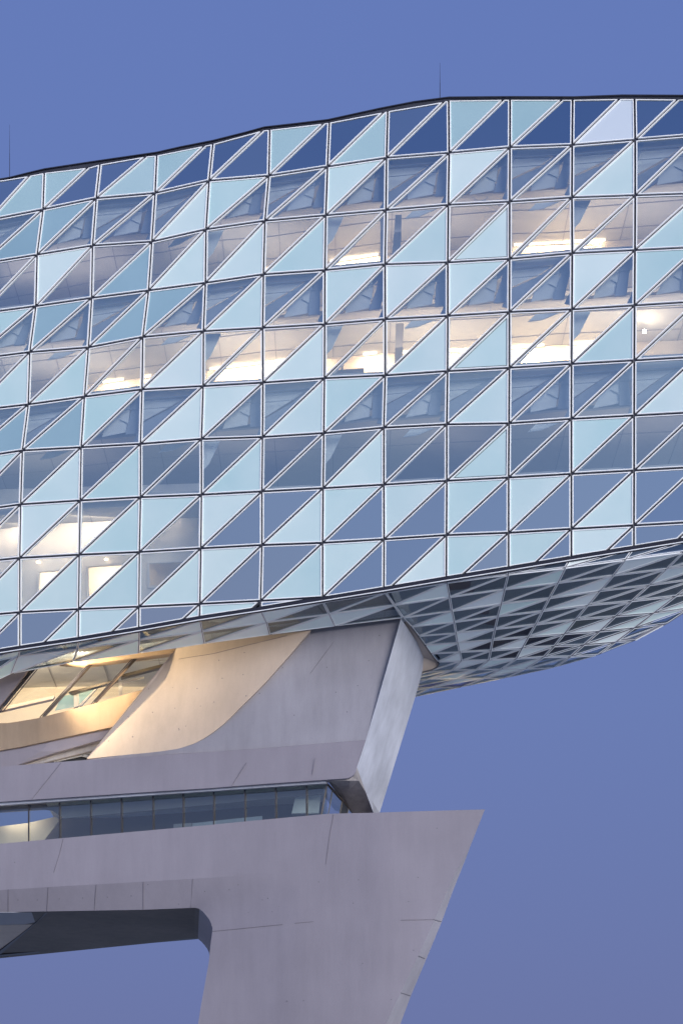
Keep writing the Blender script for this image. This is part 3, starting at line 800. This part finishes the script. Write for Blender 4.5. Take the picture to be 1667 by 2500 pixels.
for a, b in zip(mx_, mx_[1:]): g.bar(P(a, WT(a)-4, B(a)+RW-.28), P(b, WT(b)-4, B(b)+RW-.28), .11, .3, UP)
own2(g.build('window_head', M['conc_side_lit'], tower))
# return glazing round the corner
cz0, cz1 = (798.6, 1913.8, B(798)+RW), (862, 1984, B(862)+3.3)
def ret(t, low=False):
    x = cz0[0] + (cz1[0]-cz0[0])*t; d = cz0[2] + (cz1[2]-cz0[2])*(t); y = cz0[1] + (cz1[1]-cz0[1])*t
    p = P(x, y, d)
    if low: p = p - Vector((.28, 0, 1.5))
    return p
for a, b, m in ((.0, .2, 'pale'), (.22, .56, 'band'), (.60, .80, 'dark'), (.84, 1.0, 'band')):
    g = MB(); g.slab([ret(a), ret(b), ret(b, 1), ret(a, 1)], Vector((.02, .01, 0)))
    own2(g.build('window_pane', M['clear'] if m == 'pale' else M[m], tower))
g = MB(); g.bar(ret(0), ret(1), .07, .07, Vector((1, 0, 0)))
for t in (0, .21, .58, .82): g.bar(ret(t), ret(t, 1), .05, .05, Vector((1, 0, 0)))
own2(g.build('window_frame', M['frame'], tower))
# what is behind the ribbon window
def flat(name, pts, D0, m, t=.1):
    g = MB(); q = [P(x, y, B(x) + D0) for x, y in pts]; g.slab(q, Vector((0, t, 0))); return own2(g.build(name, m, tower))
g = MB()
a, b = P(-240, WT(-240), B(-240)+RW), P(797, WT(797), B(797)+RW)
a2, b2 = P(112, WT(112), B(112)+RW), b
g.slab([a2 + Vector((0,.1,.02)), b2 + Vector((0,.1,.02)), b2 + Vector((0,.1,.3)), a2 + Vector((0,.1,.3))], Vector((0, 6.3, 0))); own2(g.build('gallery_ceiling', M['pale'], tower))
flat('gallery_wall', [(146,1990),(158,1998),(300,1996),(640,1968),(790,1952),(800,2040),(110,2090),(110,2050),(148,2003)], 3.4, M['gallery'])
flat('gallery_ceiling', [(-240,1975),(0,1968),(120,1960),(160,1956),(300,1945),(640,1922),(790,1912),(790,1938),(640,1952),(300,1985),(156,1998),(128,1978),(110,1976),(0,1983),(-240,1996)], 1.2, M['grey'])
flat('gallery_sill', [(-240,2046),(0,2018),(70,2009),(136,1994),(147,2002),(108,2052),(70,2070),(-240,2092)], 2.4, M['cream'])
lamp('gallery_lamp', P(40, 1985, B(40) + 1.9), P(70, 2040, B(70) + 2.6), 1.5, .3, 16, (1, .84, .66))
flat('gallery_column', [(727,1920),(748,1918),(748,1985),(712,1986)], 1.6, M['pale'], .3)
flat('gallery_column', [(752,1917),(785,1915),(778,1985),(752,1986)], 1.9, M['pale'], .3)
flat('gallery_desk', [(424,2012),(468,2009),(468,2030),(424,2034)], 1.3, M['grey'], .5)
flat('gallery_desk', [(470,2010),(560,2000),(640,1992),(640,2010),(470,2026)], 1.5, M['rib'], .5)

# lower body with the deep opening
TOPB = [(-250,2082.5),(0,2060),(250,2037.5),(500,2015),(640,2001.5),(798,1987),(830,1985.8),(900,1984.6),(960,1982.5),(1040,1980),(1183,1976)]
CRR = [(1146,2067),(1111,2130),(1085,2188),(1060,2245),(1020,2335),(976,2425),(942,2499),(830,2735),(540,3364)]
OPN = [(-250,2232),(0,2227),(115,2225),(351,2221),(455,2217),(476.5,2216),(487,2219),(495.7,2226),(504,2235),(511.6,2245.4),(516,2255),(519,2266),(518.5,2274),(515,2300),(510,2350),(491,2455),(484,2500),(470,2590),(354,3364)]
CREASE = [(-250,2185.5),(0,2173),(250,2158.5),(500,2143.7),(600,2137),(645.5,2133.8),(672,2134.5),(700,2144),(722,2160),(737,2185),(744,2215)]
def low_depth(x, y):
    best = 1e9
    base = B(x)
    # depth added between the crease and the opening (a chamfer that fades into the leg)
    def lerp_y(line, x):
        for a, b in zip(line, line[1:]):
            if a[0] <= x <= b[0]: return a[1] + (b[1]-a[1])*(x-a[0])/max(b[0]-a[0], 1e-6)
        return None
    if x <= 476.5:
        c = lerp_y(CREASE, x); o = lerp_y(OPN[:6], x)
        t = (y - c) / (o - c); e = max(0, min(1, t)) * .55
    else:
        c = lerp_y(CREASE[:7], min(x, 671)) or 2134
        f = max(0, 1 - (x - 476.5) / 250)
        e = max(0, min(1, (y - c) / 76)) * .55 * f * max(0, 1 - max(0, y - 2290) / 600)
    return base + e
body = TOPB + CRR + OPN[::-1]
own2(relief('parapet_wall', body, [CREASE], low_depth, M['conc'], tower, ext=lambda x: 6.6 + 3.9 * max(0, (476 - x) / 476), step=34, smooth=True, inner=M['conc_soffit_shade']))
# bevelled return on the right of the leg
SIL = [(1183,1976.2),(1146,2070),(1135,2100),(1105,2175),(1078,2250),(1040,2342),(1003,2430),(977,2500),(880,2740),(600,3364)]
bev = [(1183,1976.2)] + CRR + SIL[::-1][:-1]
def bev_depth(x, y):
    for i, (a, b) in enumerate(zip(CRR, CRR[1:])):
        if y <= b[1]: 
            xc = a[0] + (b[0]-a[0]) * max(0, (y-a[1])) / (b[1]-a[1]); break
    else: xc = CRR[-1][0]
    return B(xc) + .004 + max(0, x - xc) * .030
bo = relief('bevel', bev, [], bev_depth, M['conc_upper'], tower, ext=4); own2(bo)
# joints cast in the concrete, a few centimetres wide at most
def groove(pts, w=.018, off=-.012, name='joint'):
    g = MB()
    for a, b in zip(pts, pts[1:]): g.bar(a, b, w, .03, UP)
    return own2(g.build(name, M['joint'], tower))
for a, b in (((519,2274),(690,2257)), ((1060,2245),(978,2246.5)), ((64*.3+701,2254),(765,2250)), ((814,1989),(806,2030)), ((806,2030),(795,2110)), ((155,2048),(146,2085)), ((146,2085),(132,2130))):
    groove([P(a[0], a[1], low_depth(*a) - .004), P(b[0], b[1], low_depth(*b) - .004)], .009)
for (x0, y0), (x1, y1) in (((21,2171),(21,2227)), ((118.5,2166),(115,2225)), ((235.5,2159),(231,2223)), ((350.5,2152.5),(350,2221)), ((471,2145),(466,2216))):
    n_ = 4; groove([P(x0+(x1-x0)*t/n_, y0+(y1-y0)*t/n_, low_depth(x0+(x1-x0)*t/n_, y0+(y1-y0)*t/n_) - .005) for t in range(n_+1)], .009)
for (x0, y0), (x1, y1) in (((150,1862),(78,1952)), ((602,1862),(566,1918)), ((770,1850),(762,1890))):
    groove([P(x0, y0, B(x0)-.19), P(x1, y1, B(x1)-.19)], .006)
for pl_ in ([(815,1566),(757,1645)],):
    groove([P(x, y, B(x) + .40*min(1,(1830-y)/250) - .004) for x, y in pl_], .006)
groove([P(x, y, lit_depth(x, y) - .006) for x, y in ((437,1609),(520,1596),(600,1576),(700,1552))], .010)
groove([P(x, y, bev_depth(x, y) - .03) for x, y in ((1060,2245.5),(1077,2250))], .01)
groove([P(x, y, bev_depth(x, y) - .03) for x, y in ((1021,2334),(1037,2340))], .01)
groove([P(x, y, bev_depth(x, y) - .03) for x, y in ((979,2424),(1002,2431))], .01)
# cast tie holes
g = MB()
def tie(x, y, dep):
    c = P(x, y, dep - .006); g.tube(c, c + Vector((0, .02, 0)), .020, 8)
for x, y in ((597,1593),(535,1612),(482,1681),(594,1647),(543,1656),(523,1714),(422,1679),(601,1699),(490,1724),(438,1782),(454,1773),(313.7,1750),(364,1682),(373,1739),(428,1729),(437,1779),(324,1799),(266,1809)): tie(x, y, lit_depth(x, y))
for x, y in ((926,1551),(798,1629),(900,1613),(873,1674),(847,1738),(718,1746),(690,1630),(634,1693),(838,1565),(820,1690)): tie(x, y, B(x) + .40*min(1,(1830-y)/250))
for x, y in ((37,2105),(45,2197),(92,2197),(146,2194),(203,2192),(263,2190),(321,2187),(362,2159),(437,2207),(582,2160),(500,2176),(560,2172),(607,2228),(641,2197),(654,2193),(682,2213),(665,2226)): tie(x, y, low_depth(x, y))
for x, y in ((778,2153),(862,2205),(997,2201),(1066,2022),(1009,2320),(955,2440),(875,2148),(1020,2142),(885,2352),(741,2443),(701,2444)): tie(x, y, B(x))
own2(g.build('tie_holes', M['joint'], tower, kind='stuff'))
# soffit details far left in the opening
def soff(name, pts, m, dz):
    z = P(0, 2227, B(0) + .55).z + dz
    g = MB(); q = []
    for x, y in pts:
        D = (z - CZ) * F / (YH - y); q.append(P(x, y, D))
    g.slab(q, Vector((0, 0, .03))); own2(g.build(name, m, tower))
soff('soffit_panel', [(-180,2229.5),(108,2227.5),(92,2250),(60,2257),(-180,2262)], M['grey'], -.05)
soff('soffit_warm_panel', [(-180,2264),(84,2257),(0,2318),(-180,2450)], M['conc_warm'], -.05)  # plain warm-toned concrete panel, gives off no light
soff('soffit_trim', [(92,2250),(112,2228),(118,2228),(3,2330),(-5,2326)], M['steel'], -.08)
soff('soffit_edge', [(-180,2357),(0,2335.5),(223,2314.8),(515.5,2290),(515.5,2286),(223,2311),(0,2331.5),(-180,2352)], M['steel'], -.04)

# ------------------------------------------------------------------ the lit bay at upper left
def WO(x): return B(x) + .9 + max(0, (x - 100)) * .004
def bay(name, pts, off, m, ext=.06, **k):
    return own2(relief(name, pts, [], lambda x, y: WO(x) + off, m, tower, ext=ext, **k))
SB = lambda x: 1658 + (1627.6-1658)*x/76.5 if x < 76.5 else (1627.6 + (1617-1627.6)*(x-76.5)/102 if x < 178.6 else 1617 + (1583-1617)*(x-178.6)/252)
bay('room_window', [(99,1628),(215,1622),(160,1685),(98,1751),(60,1759),(20,1764),(0,1764.5),(-160,1764),(-160,1740),(0,1734)], 0, M['room'], .03)
bay('room_window', [(229,1619),(325,1608),(223,1718),(112,1744)], 0, M['room'], .03)
bay('room_window', [(336,1605),(421,1594),(349,1683),(239,1709)], 0, M['room'], .03)
def wbar(a, b, w, m, name='window_frame', off=-.03):
    g = MB(); g.bar(P(*a, WO(a[0])+off), P(*b, WO(b[0])+off), w, .10, UP); return own2(g.build(name, m, tower))
for dx in (0, 5): wbar((218+dx, 1620), (98+dx, 1752), .022, M['steel'], 'window_mullion')
for dx in (0, 5): wbar((326+dx, 1606), (223+dx, 1719), .022, M['steel'], 'window_mullion')
wbar((226.5, 1619), (107, 1750), .10, M['frame'], off=.02); wbar((335, 1605), (233, 1715), .10, M['frame'], off=.02)
for dx in (0, 6, 11, 17): wbar((80+dx, 1628), (-10+dx, 1738), .02, M['steel'], 'window_mullion', off=-.06)
wbar((84, 1628), (-8, 1734), .22, M['frame'], off=.03)
bay('bay_pier', [(-160,1760),(-160,1680),(0,1658),(40,1640),(74,1630),(60,1650),(0,1725)], -.25, M['conc'], .3, step=30)
bay('bay_lintel', [(145,1617.5),(178,1617),(338,1594),(432,1583),(421,1594),(336,1605.5),(229,1619.5),(214,1622)], -.2, M['conc_lamp_tan'], .5)
PAR = [(-160,1766),(0,1765.5),(20,1765),(48,1761),(97,1752.5),(223,1720),(350,1683),(352,1686),(277,1774),(127,1807),(60,1822),(0,1832.5),(-160,1852)]
own2(relief('bay_parapet', PAR, [], lambda x, y: WO(x) - .12 + .0018 * (y - 1750), M['conc_lamp_tan'], tower, ext=.4, step=30, smooth=True))
bay('bay_band', [(-160,1852.5),(0,1833),(60,1822.5),(127,1807.5),(277,1774.5),(250,1805),(159,1831),(43,1868.3),(0,1873.5),(-160,1885)], .15, M['conc'], .3, step=40)
bay('bay_soffit', [(250,1805.5),(212,1853.5),(226,1833),(102,1863),(43,1868.8),(159,1831.5)], .5, M['conc_dark'], .2)
bay('bay_void', [(43,1868),(102,1862),(230,1830),(212,1858),(40,1875)], .9, M['dark'], .1)
for a, b in (((140,1859),(200,1846)), ((200,1846),(216,1849)), ((190,1842),(219,1846)), ((133,1860),(222,1839))): wbar(a, b, .02, M['trim'], 'void_bar', off=.8)
# the room
def rm(name, pts, off, m, ext=.1): return bay(name, pts, off, m, ext)
rm('room_back_wall', [(-170,1600),(440,1545),(440,1700),(-170,1800)], 5.5, M['cream'])
g = MB(); a, b = P(-165, 1600, WO(-165) + .1), P(432, 1532, WO(432) + .1)
g.slab([a, b, b + Vector((0, 0, .1)), a + Vector((0, 0, .1))], Vector((0, 5.8, 0))); own2(g.build('room_ceiling', M['cream'], tower))
rm('room_beam', [(168,1689),(275,1661),(290,1657),(288,1662),(176,1693)], .8, M['frame'], .3)
rm('room_beam', [(296,1655),(300,1646),(400,1620),(400,1628)], .8, M['frame'], .3)
rm('room_beam', [(-10,1730),(135,1698),(130,1706),(-10,1738)], 1.4, M['conc_warm'], .3)
rm('room_screen', [(181,1694),(190,1690),(192,1724),(181,1727)], 1.2, M['white'], .2)
rm('room_screen', [(230,1684),(238,1680),(200,1722),(192,1722)], 1.3, M['white'], .2)
rm('room_view', [(150,1700),(181,1694),(181,1726),(135,1735)], 1.5, M['frit_teal'], .02)
rm('room_view', [(193,1690),(230,1683),(199,1722),(193,1724)], 1.5, M['frit_teal'], .02)
rm('room_frame', [(285,1668),(352,1652),(352,1656),(300,1668),(298,1700),(290,1702),(290,1668)], 1.1, M['white'], .1)
def lampc(*a, **k): return lamp(*a, **k)
for x, y, p in ((-40, 1650, 300), (30, 1632, 300), (110, 1606, 330), (190, 1598, 200), (290, 1586, 100), (390, 1574, 60)):
    d = bpy.data.lights.new('bay_lamp', 'POINT'); d.energy = p; d.color = (1, .80, .54); d.shadow_soft_size = .06
    o = bpy.data.objects.new('bay_lamp', d); COL.objects.link(o); o.location = P(x, y, WO(x) + 1.0)
# wash along the concrete from the head of the bay
d = bpy.data.lights.new('wash_lamp', 'SPOT'); d.energy = 3700; d.color = (1, .77, .46); d.spot_size = R(135); d.spot_blend = .7; d.shadow_soft_size = .12
o = bpy.data.objects.new('wash_lamp', d); COL.objects.link(o); o.location = P(112, 1637, B(112) + .2)
o.rotation_euler = (P(520, 1700, B(520) + .5) - o.location).to_track_quat('-Z', 'Y').to_euler()
d = bpy.data.lights.new('wash_lamp', 'SPOT'); d.energy = 650; d.color = (1, .66, .32); d.spot_size = R(100); d.spot_blend = .8; d.shadow_soft_size = .1
o = bpy.data.objects.new('wash_lamp', d); COL.objects.link(o); o.location = P(345, 1601, WO(345) - 1.1)
o.rotation_euler = (P(60, 1810, WO(60)) - o.location).to_track_quat('-Z', 'Y').to_euler()
